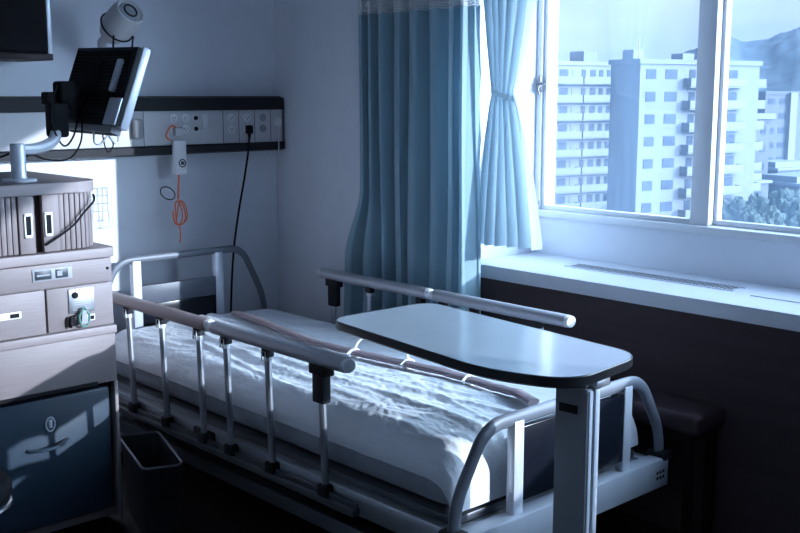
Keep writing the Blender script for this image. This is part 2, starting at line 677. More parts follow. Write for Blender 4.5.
def sheet_pt(u, v):
    x, dx = wrap(u, SX0, SX1, .085, STOP - SBOTX)
    y, dy = wrap(v, SY0, SY1, .10, STOP - SBOT)
    z = max(SBOT, STOP + dx + dy)
    top = max(0.0, 1 - (STOP - z) / .06)
    k = top
    z += (wrinkle(x, y) - .006) * k
    # soft body of the bedding: fuller in the middle
    z += .014 * k * sin(PI * (x - SX0) / (SX1 - SX0))
    side = (1 - k)
    rip = .006 * noise.noise(V((y * 5, z * 3, x))) + .004 * noise.noise(V((y * 17, z * 5, x)))
    if abs(x - SX0) < .02:
        x -= side * (.004 + abs(rip))
    if abs(y - SY0) < .02:
        y -= side * abs(rip)
    if STOP - z > .1 and abs(x - SX0) < .02:
        z += .01 * noise.noise(V((y * 4, 0, 4)))
    return V((x, y, z))


sh = MB()
sh.grid(sheet_pt, 190, 340)
cover = sh.build('bed_cover', M['sheet'], smooth=180)
tag(cover, 'rumpled white cover wrapped over the mattress of the hospital bed', 'bedding')


def cover_z(x, y):
    return STOP + wrinkle(x, y) - .006 + .014 * sin(PI * (x - SX0) / (SX1 - SX0))


pts = []
ctrl = [(2.715, 4.10), (2.70, 3.85), (2.672, 3.55), (2.655, 3.2), (2.68, 2.75), (2.685, 2.5), (2.63, 2.2)]
for p in smooth_path([(a, c, 0) for a, c in ctrl], 8):
    pts.append((p.x, p.y, cover_z(p.x, p.y) + .02))
st = MB()
st.tube(pts, .024, 10, flat=.55)
strap = st.build('strap', M['belt'])
tag(strap, 'long brown webbing strap lying lengthwise along the middle of the white bed cover', 'strap')
for (x, y, dx, dy, hh) in ((2.65, 3.15, .02, -.02, .05), (2.684, 2.87, .0, .01, .02), (2.685, 2.55, -.02, .03, .055)):
    z = cover_z(x, y) + .016
    t = MB()
    ring = [(x + .03 * cos(a), y + .004 * sin(a), z + .018 * sin(a)) for a in [2 * PI * i / 12 for i in range(12)]]
    t.tube(ring, .005, 6, closed=True)
    t.tube(smooth_path([(x, y, z + .016), (x + dx * .5, y + dy * .4, z + .02 + hh * .5), (x + dx * 1.6, y + dy, z + .016 + hh)], 5), [.006] * 6 + [.005] * 4 + [.003], 6, flat=.5)
    t.tube(smooth_path([(x, y, z + .016), (x - .03, y - .012, z + .022), (x - .06, y - .02, z + .012)], 5), .004, 6, flat=.5)
    t.build('tie', M['clear'], strap)

# ============================================================ OVERBED TABLE
ot = thing('overbed_table', 'overbed table with pale grey rounded top and black edge reaching over the bed', 'table', (2.32, 1.78, 0))
TA = math.radians(-6.5)
# local frame: v along the long side (away from column), u across
T0 = V((2.205, 1.66, 0))                    # near right corner region
TS, TZT = 1.0, .90
corners = [(2.19, 2.735), (2.645, 2.72), (2.548, 1.73), (2.185, 1.69), (2.094, 1.92)]
outline = []
for i_, (cx_, cy_) in enumerate(corners):
    b2 = V((cx_, cy_, 0)) * TS
    a2 = V((*corners[i_ - 1], 0)) * TS
    c2 = V((*corners[(i_ + 1) % 5], 0)) * TS
    rr_ = (.08, .085, .10, .10, .12)[i_]
    A2 = b2 + (a2 - b2).normalized() * min(rr_, (a2 - b2).length * .49)
    B2 = b2 + (c2 - b2).normalized() * min(rr_, (c2 - b2).length * .49)
    for j_ in range(9):
        t_2 = j_ / 8
        p_ = A2 * (1 - t_2) ** 2 + b2 * 2 * t_2 * (1 - t_2) + B2 * t_2 * t_2
        outline.append((p_.x, p_.y))
tt = MB()
tt.prism(outline, TZT - .0165, TZT)
top = tt.build('tabletop', M['laminate'], ot, smooth=30)
cxm = sum(p[0] for p in outline) / len(outline)
cym = sum(p[1] for p in outline) / len(outline)


def offs(pl, d):
    out = []
    n = len(pl)
    for i in range(n):
        a, c = V(pl[i - 1]), V(pl[(i + 1) % n])
        t = (c - a).normalized()
        nn = V((t.y, -t.x))
        if nn.dot(V(pl[i]) - V((cxm, cym))) < 0:
            nn = -nn
        out.append((pl[i][0] + nn.x * d, pl[i][1] + nn.y * d))
    return out


eb = MB()
o1 = offs(outline, .006)
n = len(outline)
rings = []
for pl, z in ((outline, TZT), (offs(outline, .003), TZT + .001), (o1, TZT - .003), (o1, TZT - .026), (outline, TZT - .032), (offs(outline, -.03), TZT - .028)):
    rings.append([eb.bm.verts.new((a, c, z)) for a, c in pl])
for i in range(len(rings) - 1):
    for k in range(n):
        eb.bm.faces.new((rings[i][k], rings[i][(k + 1) % n], rings[i + 1][(k + 1) % n], rings[i + 1][k]))
eb.build('edge_band', M['edge'], top)
us = MB()
us.prism(offs(outline, -.03), TZT - .032, TZT - .017)
us.build('underside', M['charcoal'], top)
R = Matrix.Translation(V((2.285, 1.72, 0))) @ Matrix.Rotation(math.radians(6), 4, 'Z')
c = MB(R)
c.box(0, .062, 0, .105, .06, .845, .004)
colm = c.build('column', M['column'], ot)
c = MB(R)
c.box(.034, .056, -.007, .001, .07, .84, .002)
c.box(.006, .022, -.005, .001, .07, .84, .002)
c.build('column_track', M['silver'], colm)
c = MB(R)
c.box(.01, .12, .01, .22, .845, TZT - .032, .003)
c.box(.03, .10, -.012, .03, .842, TZT - .034, .003)
c.build('top_bracket', M['steel'], ot)
c = MB(R)
c.box(.004, .05, .03, .1, .74, .80, .003)
c.box(-.003, .0, .03, .09, .77, .795, .001)
c.build('height_lever', M['charcoal'], ot)
c = MB(R)
c.box(-.30, .36, .03, .095, .07, .11, .006)
for xx in (-.28, .30):
    c.box(xx - .02, xx + .02, .05, .55, .075, .105, .005)
c.build('base', M['steel'], ot)
for xx in (-.28, .30):
    for yy in (.06, .52):
        c = MB(R)
        c.box(xx - .013, xx + .013, yy - .013, yy + .013, .05, .08, .003)
        cs = c.build('caster', M['steel'], ot)
        c = MB(R)
        c.lathe([(.01, -.012), (.026, -.011), (.028, 0), (.026, .011), (.01, .012)], (xx, yy, .028), (1, 0, 0), 16)
        c.build('wheel', M['black'], cs)

# ========================================================= BEDSIDE CABINET
CY = 3.60
CXL, CXR = 1.30, 1.845
cab = thing('bedside_cabinet', 'tall pale ash bedside cabinet with fluted tambour doors left of the bed', 'cabinet', ((CXL + CXR) / 2, 3.95, 0))
c = MB()
c.box(CXL, CXR, CY + .02, 4.28, .575, 1.053, .003)
c.box(CXL, CXL + .02, CY + .02, 4.28, .03, .575)
c.box(CXR - .012, CXR + .003, CY + .0, CY + .05, .02, .575, .003)
c.box(CXR - .02, CXR, CY + .05, 4.28, .03, .575)
c.box(CXL, CXR, 4.26, 4.28, .03, .575)
c.box(CXL, CXR, CY + .04, 4.28, .03, .06)
body = c.build('body', M['wood'], cab)
c = MB()
c.prism([(CXL - .01, CY - .012)] + arc((CXR - .01, CY + .008), .02, -PI / 2, 0, 5) + [(CXR + .01, 4.29), (CXL - .01, 4.29)], 1.053, 1.089, .005)
c.build('ledge', M['woodlight'], cab)
# upper case with rounded front corner
ux = 1.812
inner = [(CXL + .01, CY + .045)] + arc((ux - .095, CY + .13), .085, -PI / 2, 0, 8) + [(ux - .01, 4.27), (CXL + .01, 4.27)]
c = MB()
c.prism(inner, 1.089, 1.298)
c.build('upper_case', M['groove'], cab)
c = MB()
c.prism([(CXL - .005, CY + .005)] + arc((ux - .09, CY + .11), .105, -PI / 2, 0, 10) + [(ux + .015, 4.285), (CXL - .005, 4.285)], 1.298, 1.338, .006)
c.build('top_board', M['woodlight'], cab)


# tambour slats along the front and round the corner
def tpath(s):
    """s from the centre seam to the right, along the front, the corner and the side"""
    xs = 1.60
    L1 = (ux - .095) - xs
    r = .1
    if s < L1:
        return V((xs + s, CY + .03, 0)), V((1, 0, 0))
    s2 = s - L1
    if s2 < r * PI / 2:
        a = s2 / r
        return V((ux - .095 + r * sin(a), CY + .13 - r * cos(a), 0)), V((cos(a), sin(a), 0))
    s3 = s2 - r * PI / 2
    return V((ux + .005, CY + .13 + s3, 0)), V((0, 1, 0))


def slat(mb, p, t, wd_, z0, z1, th=.008):
    nrm = V((t.y, -t.x, 0))
    m_ = Matrix((( t.x, nrm.x, 0, p.x), (t.y, nrm.y, 0, p.y), (0, 0, 1, 0), (0, 0, 0, 1)))
    mb.box(-wd_ / 2, wd_ / 2, -.008, th, z0, z1, .003, 2, mtx=m_)


for side in (1, -1):
    d = MB()
    s = .071
    step = .0205
    k = 0
    while True:
        s = .067 + k * step
        if side == 1:
            if s > .52:
                break
            p, t = tpath(s)
        else:
            x = 1.493 - k * step
            if x < CXL + .02:
                break
            p, t = V((x, CY + .03, 0)), V((1, 0, 0))
        slat(d, p, t, .0182, 1.091, 1.297)
        k += 1
    if side == 1:
        d.box(1.592, 1.655, CY + .014, CY + .036, 1.091, 1.297, .003)
        hx = 1.612
    else:
        d.box(1.505, 1.562, CY + .014, CY + .036, 1.091, 1.297, .003)
        hx = 1.537
    door = d.build('tambour_door', M['tambour'], cab)
    h = MB()
    for (xa, xb, za, zb) in ((hx - .015, hx - .009, 1.148, 1.235), (hx + .009, hx + .015, 1.148, 1.235), (hx - .015, hx + .015, 1.148, 1.158), (hx - .015, hx + .015, 1.225, 1.235)):
        h.box(xa, xb, CY + .008, CY + .016, za, zb, .002)
    hd = h.build('handle', M['white'], door)
    MB().box(hx - .009, hx + .009, CY + .0135, CY + .0155, 1.158, 1.225).build('finger_recess', M['black'], hd, smooth=0)

# fascia under the ledge with two small label windows
c = MB()
c.box(CXL + .003, CXR - .003, CY, CY + .02, .963, 1.049, .002)
fas = c.build('fascia_panel', M['wood'], cab)
c = MB()
c.box(1.535, 1.685, CY - .004, CY, .99, 1.034, .002)
pl = c.build('label_plate', M['grey'], fas)
MB().box(1.543, 1.605, CY - .0055, CY - .0035, .996, 1.028, .001).build('label_window', M['labeldark'], pl)
MB().box(1.55, 1.6, CY - .0065, CY - .005, 1.009, 1.015).build('label_line', M['led'], pl)
MB().box(1.62, 1.668, CY - .0055, CY - .0035, .996, 1.028, .001).build('label_window', M['labeldark'], pl)
MB().box(1.626, 1.645, CY - .0065, CY - .005, 1.004, 1.022).build('label_line', M['led'], pl)
MB().lathe([(.006, 0), (.005, .003)], (1.825, CY, 1.01), (0, -1, 0), 12).build('key_hole', M['black'], fas)
# drawers
c = MB()
c.box(CXL + .003, 1.577, CY, CY + .02, .798, .957, .002)
dl = c.build('drawer', M['wood'], cab)
c = MB()
c.box(1.36, 1.487, CY - .006, CY, .868, .893, .003)
hd = c.build('handle', M['white'], dl)
MB().box(1.445, 1.478, CY - .0075, CY - .0055, .873, .888).build('finger_recess', M['black'], hd, smooth=0)
c = MB()
c.box(1.585, CXR - .003, CY, CY + .02, .798, .957, .002)
dr = c.build('drawer', M['wood'], cab)
c = MB()
c.box(1.665, 1.765, CY - .005, CY, .858, .947, .002)
lk = c.build('lock_plate', M['steel'], dr)
MB().lathe([(.013, 0), (.012, .004), (.006, .006)], (1.69, CY - .005, .925), (0, -1, 0), 16).build('lock_cylinder', M['black'], lk)
MB().lathe([(.004, 0), (.003, .003)], (1.745, CY - .005, .93), (0, -1, 0), 10).build('indicator', M['black'], lk)
c = MB()
for i in range(5):
    c.box(1.675, 1.755, CY - .0058, CY - .0048, .868 + i * .008, .8705 + i * .008)
c.build('instruction_print', M['grey'], lk, smooth=0)
c = MB()
c.box(1.715, 1.765, CY - .006, CY, .822, .846, .003)
hd = c.build('handle', M['white'], dr)
MB().box(1.738, 1.76, CY - .0075, CY - .0055, .827, .841).build('finger_recess', M['black'], hd, smooth=0)
# middle ledge + pull-out tray front
c = MB()
c.box(CXL - .004, CXR + .004, CY - .01, CY + .02, .762, .793, .004)
c.build('tray_lip', M['woodlight'], cab)
c = MB()
c.box(CXL, CXR, CY, CY + .02, .575, .76, .003)
tr = c.build('pull_out_tray', M['wood'], cab)
c = MB()
c.box(CXL + .03, CXR - .08, CY - .003, CY, .57, .585, .001)
c.build('pull_edge', M['black'], tr)

# key on a coiled wrist strap, hanging in the lock
ky = MB()
loop = []
for i in range(14):
    a = 2 * PI * i / 14
    loop.append((1.715 + .02 * sin(a) * (1 if cos(a) < .3 else .55), CY - .02, .842 + .036 * cos(a)))
ky.tube(loop, .0045, 6, closed=True)
kroot = thing('key_strap', 'green plastic key strap hanging from the lock plate of the cabinet drawer', 'key ring', (1.715, CY - .02, .8))
ky.build('strap_loop', mat('key_strap_green', (.12, .25, .22), .4), kroot)
ky = MB()
ky.prism([(1.702, .0), (1.728, .0), (1.722, .05), (1.708, .05)], 0, .004)
for v in ky.bm.verts:
    v.co = V((v.co.x, CY - .024 + v.co.z, .818 + v.co.y))
ky.build('key_tag', M['grey'], kroot)
ky = MB()
coil = [(1.672 + .011 * cos(a) - .004 * sin(a * .08), CY - .015 + .009 * sin(a), .85 - a * .0011) for a in [i * .45 for i in range(110)]]
coil = coil[:80]
ky.tube(coil, .003, 5)
ky.build('coil', M['black'], kroot)

# black lead looped across the right tambour door
ld = MB()
pth = smooth_path([(1.80, CY + .035, 1.285), (1.79, CY + .015, 1.262), (1.745, CY + .004, 1.225), (1.705, CY + .002, 1.185), (1.65, CY + .0, 1.15), (1.592, CY + .002, 1.118)], 6)
ld.tube(pth, .0042, 6)
tag(ld.build('earphone_lead', M['black']), 'thin black lead drooping across the right fluted tambour door', 'cable')

# mini fridge in the foot of the cabinet
fr = thing('mini_fridge', 'dark teal mini fridge standing in the bottom of the pale bedside cabinet', 'fridge', (1.575, 3.9, .06))
c = MB()
c.box(1.33, 1.815, CY + .05, 4.24, .062, .55, .006)
c.build('body', M['teal'], fr)
c = MB()
c.box(1.33, 1.818, CY + .015, CY + .05, .07, .552, .008)
dd = c.build('door', M['teal'], fr)
c = MB()
c.tube([(1.578 + .017 * cos(a), CY + .012, .455 + .026 * sin(a)) for a in [2 * PI * i / 20 for i in range(20)]], .0035, 6, closed=True)
c.box(1.571, 1.585, CY + .008, CY + .016, .44, .472, .003)
c.build('lock_ring', M['silver'], dd)
c = MB()
c.tube(smooth_path([(1.49, CY + .012, .372), (1.53, CY - .018, .372), (1.60, CY - .018, .378), (1.64, CY + .012, .384)], 5), .011, 8, flat=.6)
c.build('handle', M['teal'], dd)

# ================================================================ TELEVISION
tv = thing('television', 'small television on a jointed arm seen from behind above the bedside cabinet', 'television', (1.572, 3.75, 1.338))
yaw, tilt = math.radians(3.1), math.radians(20.4)
nrm = V((cos(yaw) * cos(tilt), sin(yaw) * cos(tilt), -sin(tilt)))
wdv = V((-sin(yaw), cos(yaw), 0))
upv = nrm.cross(wdv)
ro = math.radians(1.2)
wdv, upv = wdv * cos(ro) + upv * sin(ro), upv * cos(ro) - wdv * sin(ro)
cen = V((1.9435, 3.86, 1.6881))
TM = Matrix(((wdv.x, upv.x, nrm.x, cen.x), (wdv.y, upv.y, nrm.y, cen.y), (wdv.z, upv.z, nrm.z, cen.z), (0, 0, 0, 1)))
# local: x = width (towards far edge), y = up, z = screen side; back surface at z=0
c = MB(TM)
c.box(-.228, .228, -.155, .155, 0, .022, .006)
back = c.build('back_shell', M['charcoal'], tv)
c = MB(TM)
for i in range(20):
    y = -.135 + i * .0142
    c.box(-.20, .205, y - .0035, y + .0035, -.0045, .001)
c.build('vent_ribs', M['black'], back, smooth=0)
c = MB(TM)
c.box(-.02, .12, -.02, .10, -.012, .0, .004)
c.box(.03, .19, -.14, -.05, -.02, .0, .005)
c.build('mount_plate', M['black'], back)
c = MB(TM)
c.box(-.165, -.135, -.03, .10, -.02, .0, .006)
c.build('grip_recess', M['silver'], back)
c = MB(TM)
c.box(-.233, .233, -.162, .162, .02, .056, .006)
bez = c.build('bezel', M['silver'], tv)
c = MB(TM)
c.box(-.205, .205, -.12, .14, .0555, .0575)
c.build('screen', M['screen'], bez, smooth=0)
c = MB(TM)
c.box(-.226, -.14, -.157, -.05, -.006, .002, .003)
c.build('corner_plate', M['silver'], back)
c = MB(TM)
c.box(-.2, .2, -.185, -.158, .004, .05, .005)
spk = c.build('speaker_bar', M['grey'], tv)
c = MB(TM)
for i in range(18):
    c.box(-.19 + i * .02, -.18 + i * .02, -.187, -.184, .01, .045)
c.build('speaker_slots', M['black'], spk, smooth=0)
# arm
c = MB()
c.lathe([(.06, 0), (.062, .004), (.058, .01), (.03, .012), (.027, .02), (.027, .13), (.024, .137)], (1.572, 3.75, 1.338), n=24)
post = c.build('arm_post', M['silver'], tv)
c = MB()
c.tube(rounded_path([(1.56, 3.745, 1.453), (1.66, 3.775, 1.452), (1.735, 3.80, 1.475), (1.765, 3.83, 1.53)], .04), .021, 10)
c.build('arm', M['silver'], tv)
jm = TM
c = MB()
c.box(1.735, 1.80, 3.80, 3.875, 1.49, 1.62, .012, 3)
c.box(1.775, 1.84, 3.815, 3.885, 1.55, 1.70, .012, 3)
c.tube([(1.80, 3.83, 1.60), (1.87, 3.86, 1.665)], .03, 12)
c.box(1.735, 1.775, 3.84, 3.90, 1.61, 1.66, .008)
c.build('tilt_joint', M['black'], tv)
c = MB()
c.tube(smooth_path([(1.78, 3.84, 1.69), (1.73, 3.79, 1.62), (1.725, 3.785, 1.54), (1.76, 3.80, 1.47), (1.80, 3.83, 1.46), (1.84, 3.85, 1.50), (1.87, 3.87, 1.57)], 6), .0038, 6)
c.tube(smooth_path([(1.87, 3.84, 1.56), (1.84, 3.80, 1.47), (1.79, 3.80, 1.41), (1.70, 3.79, 1.41), (1.64, 3.80, 1.43), (1.60, 3.82, 1.39), (1.60, 3.83, 1.343)], 6), .0034, 6)
c.tube(smooth_path([(1.93, 3.80, 1.51), (1.93, 3.78, 1.45), (1.95, 3.79, 1.43), (1.97, 3.79, 1.46), (1.95, 3.80, 1.50)], 6), .003, 6)
c.tube(smooth_path([(1.48, 3.90, 1.342), (1.50, 3.85, 1.40), (1.545, 3.76, 1.44)], 6), .004, 6)
c.build('cables', M['black'], tv)
c = MB()
c.tube(smooth_path([(1.94, 3.79, 1.52), (1.965, 3.78, 1.47), (1.99, 3.785, 1.47), (1.985, 3.79, 1.52)], 6), .004, 6)
c.tube(smooth_path([(1.90, 3.80, 1.53), (1.885, 3.78, 1.475), (1.91, 3.785, 1.46), (1.955, 3.79, 1.50)], 6), .004, 6)
c.build('earphone_wire', M['white'], tv)

# ============================================================ HEAD WALL ITEMS
wp = thing('wall_service_panel', 'long white bedhead service panel with dark rails and power sockets on the wall', 'wall panel', (2.4, YH - .04, 1.36))
PY = 4.57
c = MB()
c.box(1.2, 3.355, PY, YH - .001, 1.405, 1.572, .002)
c.build('cover', M['ivory'], wp)
c = MB()
prf = [(PY + .03, 1.642), (PY - .008, 1.632), (PY - .012, 1.572), (PY + .03, 1.57), (YH - .001, 1.57), (YH - .001, 1.642)]


def ext(mb, pr, x0, x1):
    a = [mb.bm.verts.new((x0, p, z)) for p, z in pr]
    b_ = [mb.bm.verts.new((x1, p, z)) for p, z in pr]
    mb.bm.faces.new(a)
    mb.bm.faces.new(b_[::-1])
    for i in range(len(pr)):
        mb.bm.faces.new((a[i], a[(i + 1) % len(pr)], b_[(i + 1) % len(pr)], b_[i]))


ext(c, prf, 1.2, 3.36)
c.build('top_rail', M['charcoal'], wp, smooth=0)
c = MB()
prf2 = [(PY - .006, 1.405), (PY - .014, 1.398), (PY - .014, 1.366), (PY + .02, 1.358), (YH - .001, 1.358), (YH - .001, 1.405)]
ext(c, prf2, 1.2, 3.36)
c.build('bottom_rail', M['charcoal'], wp, smooth=0)
c = MB()
c.box(3.352, 3.366, PY - .006, YH - .001, 1.37, 1.63, .003)
c.build('end_plate', M['darksteel'], wp)


def hbox(mb, x0, x1, z0, z1, y=PY, d=.004, bev=.0015):
    mb.box(x0, x1, y - d, y + .001, z0, z1, bev)


# module seams
c = MB()
for x in (2.985, 3.08, 3.178, 3.279):
    hbox(c, x - .0015, x + .0015, 1.407, 1.57, d=.0008, bev=0)
hbox(c, 2.535, 2.538, 1.407, 1.57, d=.0008, bev=0)
c.build('module_seam', M['charcoal'], wp, smooth=0)


def outlet(x, z, parent, twin=True):
    o_ = MB()
    o_.lathe([(.022, 0), (.0215, .003), (.019, .004)], (x, PY - .0005, z), (0, -1, 0), 20)
    oo = o_.build('socket', M['white'], parent)
    q_ = MB()
    for dx in (-.007, .007):
        q_.box(x + dx - .0014, x + dx + .0014, PY - .0055, PY - .004, z - .002, z + .008)
    q_.lathe([(.003, 0), (.003, .001)], (x, PY - .0045, z - .009), (0, -1, 0), 10)
    q_.build('slots', M['black'], oo, smooth=0)
    return oo


for x in (2.70, 2.765):
    for z in (1.535, 1.482):
        outlet(x, z, wp)
for z in (1.535, 1.482):
    q = MB()
    q.lathe([(.011, 0), (.0095, .008)], (2.826, PY, z), (0, -1, 0), 14)
    q.build('jack', M['black'], wp)
q = MB()
hbox(q, 2.862, 2.892, 1.48, 1.555)
q.build('rocker_switch', M['white'], wp)
for z in (1.532, 1.475):
    outlet(3.033, z, wp)
    outlet(3.13, z, wp)
for z in (1.532, 1.475):
    q = MB()
    q.lathe([(.02, 0), (.02, .006), (.012, .008), (.010, .003)], (3.228, PY, z), (0, -1, 0), 18)
    q.build('gas_port', M['grey'], wp)
q = MB()
hbox(q, 3.31, 3.335, 1.49, 1.53)
q.build('phone_jack', M['white'], wp)

# plug with white lead
pg = thing('white_plug_cord', 'short white cord and small plug at the right end of the service panel', 'plug', (3.322, PY - .02, 1.38))
q = MB()
q.box(3.308, 3.332, PY - .03, PY + .008, 1.487, 1.522, .004)
q.build('plug_body', M['white'], pg)
q = MB()
q.tube(smooth_path([(3.32, PY - .02, 1.49), (3.314, PY - .022, 1.44), (3.312, PY - .024, 1.39), (3.314, PY - .02, 1.345)], 5), .003, 6)
q.build('lead', M['white'], pg)

# black power lead
pw = thing('power_cord', 'black power cord plugged into the wall panel and hanging down behind the headboard', 'power cord', (3.0, PY - .02, .6))
q = MB()
q.box(3.112, 3.148, PY - .034, PY - .006, 1.45, 1.494, .006)
q.tube([(3.13, PY - .02, 1.46), (3.128, PY - .022, 1.425)], [.011, .006], 8)
q.build('plug_body', M['black'], pw)
q = MB()
q.tube(smooth_path([(3.128, PY - .022, 1.44), (3.115, PY - .028, 1.36), (3.085, PY - .03, 1.22), (3.045, PY - .03, 1.05), (3.005, PY - .04, .87), (2.98, PY - .05, .70), (2.96, PY - .06, .5)], 6), .0055, 7)
q.build('lead', M['black'], pw)

# nurse call handset with its orange cord
nc = thing('nurse_call_handset', 'white nurse call handset on an orange cord hanging from the wall panel', 'call button', (2.70, PY - .03, 1.0))
q = MB()
HX = 2.712
q.box(HX - .036, HX + .036, PY - .038, PY - .013, 1.262, 1.432, .009, 3)
hs = q.build('handset_body', M['white'], nc)
q = MB()
q.tube([(HX + .008 + .018 * cos(a), PY - .038, 1.318 + .018 * sin(a)) for a in [2 * PI * i / 20 for i in range(20)]], .0032, 6, closed=True)
q.lathe([(.010, 0), (.009, .003)], (HX + .008, PY - .038, 1.318), (0, -1, 0), 14)
q.build('call_symbol', M['labeldark'], hs)
q = MB()
q.box(HX - .02, HX + .03, PY - .03, PY - .002, 1.45, 1.492, .006)
q.build('wall_plug', M['ivory'], nc)
q = MB()
q.tube(smooth_path([(HX - .005, PY - .022, 1.485), (HX - .04, PY - .03, 1.50), (HX - .075, PY - .035, 1.455), (HX - .055, PY - .04, 1.43)], 6), .0045, 7)
q.build('plug_lead', M['orange'], nc)
q = MB()
q.tube(smooth_path([(HX - .006, PY - .025, 1.264), (HX - .012, PY - .025, 1.20), (HX - .015, PY - .025, 1.14)], 6), .005, 7)
pts = []
for i in range(60):
    a = i * .30
    pts.append((HX - .018 + .034 * sin(a) * (.75 + .25 * sin(i * .3)) + .01 * cos(a * .5), PY - .03 + .012 * cos(a * .7), 1.075 + .06 * cos(a + .3 * sin(a))))
q.tube(pts, .0036, 6)
q.tube(smooth_path([(HX - .018, PY - .03, 1.02), (HX - .012, PY - .03, .98), (HX - .016, PY - .03, .925)], 5), .004, 6)
q.build('coiled_cord', M['orange'], nc)
q = MB()
q.tube([(HX - .075 + .04 * cos(a), PY - .03, 1.175 + .03 * sin(a) - .012 * cos(a)) for a in [2 * PI * i / 18 for i in range(18)]], .003, 6, closed=True)
q.build('cord_loop', M['charcoal'], nc)

# oval hook pad under the television
q = MB()
q.box(2.472, 2.52, PY - .035, PY - .003, 1.44, 1.535, .014, 3)
tag(q.build('intercom_pad', M['grey']), 'small grey oval pad on the sunlit end of the white wall panel', 'intercom')

# wire rack on the wall behind the cabinet
wr = MB()
xs0, xs1, z0, z1, yy = 2.285, 2.385, 1.02, 1.215, YH - .02
for i in range(5):
    x = xs0 + (xs1 - xs0) * i / 4
    wr.tube([(x, yy - (.04 if i % 2 else 0), z0 + .01), (x, yy, z0 + .1), (x, yy, z1)], .0013, 5)
for i in range(6):
    z = z0 + .01 + (z1 - z0 - .01) * i / 5
    wr.tube([(xs0, yy - (.03 if i < 2 else 0), z), (xs1, yy - (.03 if i < 2 else 0), z)], .0013, 5)
for x in (xs0 + .02, xs1 - .02):
    wr.tube([(x, yy, z1 - .005), (x, YH + .001, z1 - .005)], .0013, 5)
tag(wr.build('wire_rack', M['silver']), 'small wire chart rack hung on the sunlit wall right of the cabinet', 'rack')

# reading lamp
rl = thing('reading_lamp', 'white bulbous reading lamp on the wall above the television', 'lamp', (2.42, YH, 1.95))
ax = V((.10, -.62, .42)).normalized()
lc = V((2.325, 4.36, 1.962))
q = MB()
q.lathe([(.03, -.10), (.055, -.085), (.068, -.05), (.074, 0), (.072, .05), (.066, .09), (.060, .094), (.050, .08), (.03, .07)], lc, ax, 28)
q.build('lamp_shade', M['ivory'], rl)
q = MB()
e = lc + ax * .095
q.lathe([(.05, -.03), (.05, -.012), (.036, -.006), (.001, -.006)], e, ax, 24)
ld_ = q.build('lens', M['led'], rl)
s_ = ax.orthogonal().normalized()
t_ = ax.cross(s_)
q = MB()
q.tube([e + (s_ * cos(a) + t_ * sin(a)) * .03 + ax * -.003 for a in [2 * PI * i / 20 for i in range(20)]], .004, 6, closed=True)
q.build('lens_ring', M['charcoal'], ld_)
q = MB()
q.tube([lc + (s_ * cos(a) + t_ * sin(a)) * .077 - ax * .03 for a in [2 * PI * i / 28 for i in range(28)]], .004, 6, closed=True)
q.build('guard_ring', M['black'], rl)
q = MB()
q.tube(smooth_path([lc - ax * .09, lc - ax * .13 + V((0, .04, -.02)), V((2.40, 4.53, 1.80)), V((2.41, 4.60, 1.79))], 6), .022, 10)
q.lathe([(.04, 0), (.038, .012), (.025, .025)], (2.41, YH + .003, 1.79), (0, -1, 0), 18)
q.build('lamp_arm', M['ivory'], rl)
q = MB()
q.tube([(2.275, 4.33, 1.905), (2.285, 4.36, 1.84), (2.41, 4.62, 1.785)], .0045, 6)
q.tube([(2.37, 4.33, 1.905), (2.375, 4.36, 1.84), (2.42, 4.62, 1.785)], .0045, 6)
q.build('guard_legs', M['black'], rl)

# wall cupboard
wc = thing('wall_cupboard', 'dark wall cupboard fixed high on the wall above the cabinet', 'cupboard', (1.7, 4.5, 1.80))
q = MB()
q.box(1.35, 1.985, 4.37, YH - .001, 1.82, 2.45, .003)
q.build('body', M['cupboard'], wc)
q = MB()
q.box(1.35, 1.69, 4.352, 4.37, 1.83, 2.44, .002)
q.build('door', M['cupboard'], wc)
q = MB()
q.box(1.695, 1.98, 4.352, 4.37, 1.83, 2.44, .002)
q.build('door', M['cupboard'], wc)
q = MB()
q.box(1.985, 2.005, 4.36, YH - .001, 1.82, 2.45, .003)
q.build('side_panel', M['silver'], wc)
q = MB()
q.box(1.34, 2.0, 4.345, YH - .001, 1.793, 1.82, .003)
q.build('bottom_lip', M['vinyl'], wc)

# ================================================================== CURTAINS
def fold_noise(s, k):
    return noise.noise(V((s, k, 0.3)))


# cubicle curtain drawn together in the corner
cc = thing('cubicle_curtain', 'teal cubicle curtain with white net top gathered between bed and window', 'curtain', (3.26, 3.45, .4))
CYA, CYB = 3.085, 3.815
CTOP, CBOT, NETT = 2.025, .40, 2.6


def cubicle(u, zf):
    z = zf
    t = (2.05 - z) / 1.65
    y = CYB + (CYA - CYB) * u
    # lower left flare
    fl = max(0, min(1, (1.22 - z) / .35))
    fl = fl * fl * (3 - 2 * fl)
    y += fl * .11 * math.exp(-(u / .13) ** 2)
    y += .012 * sin(z * 3 + u * 9) * t
    a = .05 + .012 * t
    ph = 2 * PI * (8.3 * u + .45 * sin(6 * u) + .25 * fold_noise(u * 4, z * .5))
    cr_ = 1 - 2 * abs(sin(ph / 2)) ** .8
    x = 3.262 + a * cr_ * (.85 + .6 * fold_noise(u * 7, 2 + .15 * z)) + .008 * sin(1.7 * ph + 1.3 + z) * t
    y += .016 * cos(ph) * (1 if 0.03 < u < .97 else .3)
    return V((max(3.185, min(3.345, x)), y, z))


q = MB()
q.grid(lambda u, v: cubicle(u, CBOT + (CTOP - CBOT) * v + (.008 * sin(u * 43) if v > .99 else 0)), 320, 46)
q.build('curtain_fabric', M['curtain'], cc, smooth=180)
# net: a real mesh of threads
q = MB()
NU, NV = 110, 56


def netp(u, v):
    return cubicle(u, CTOP - .01 + (NETT - CTOP) * v)


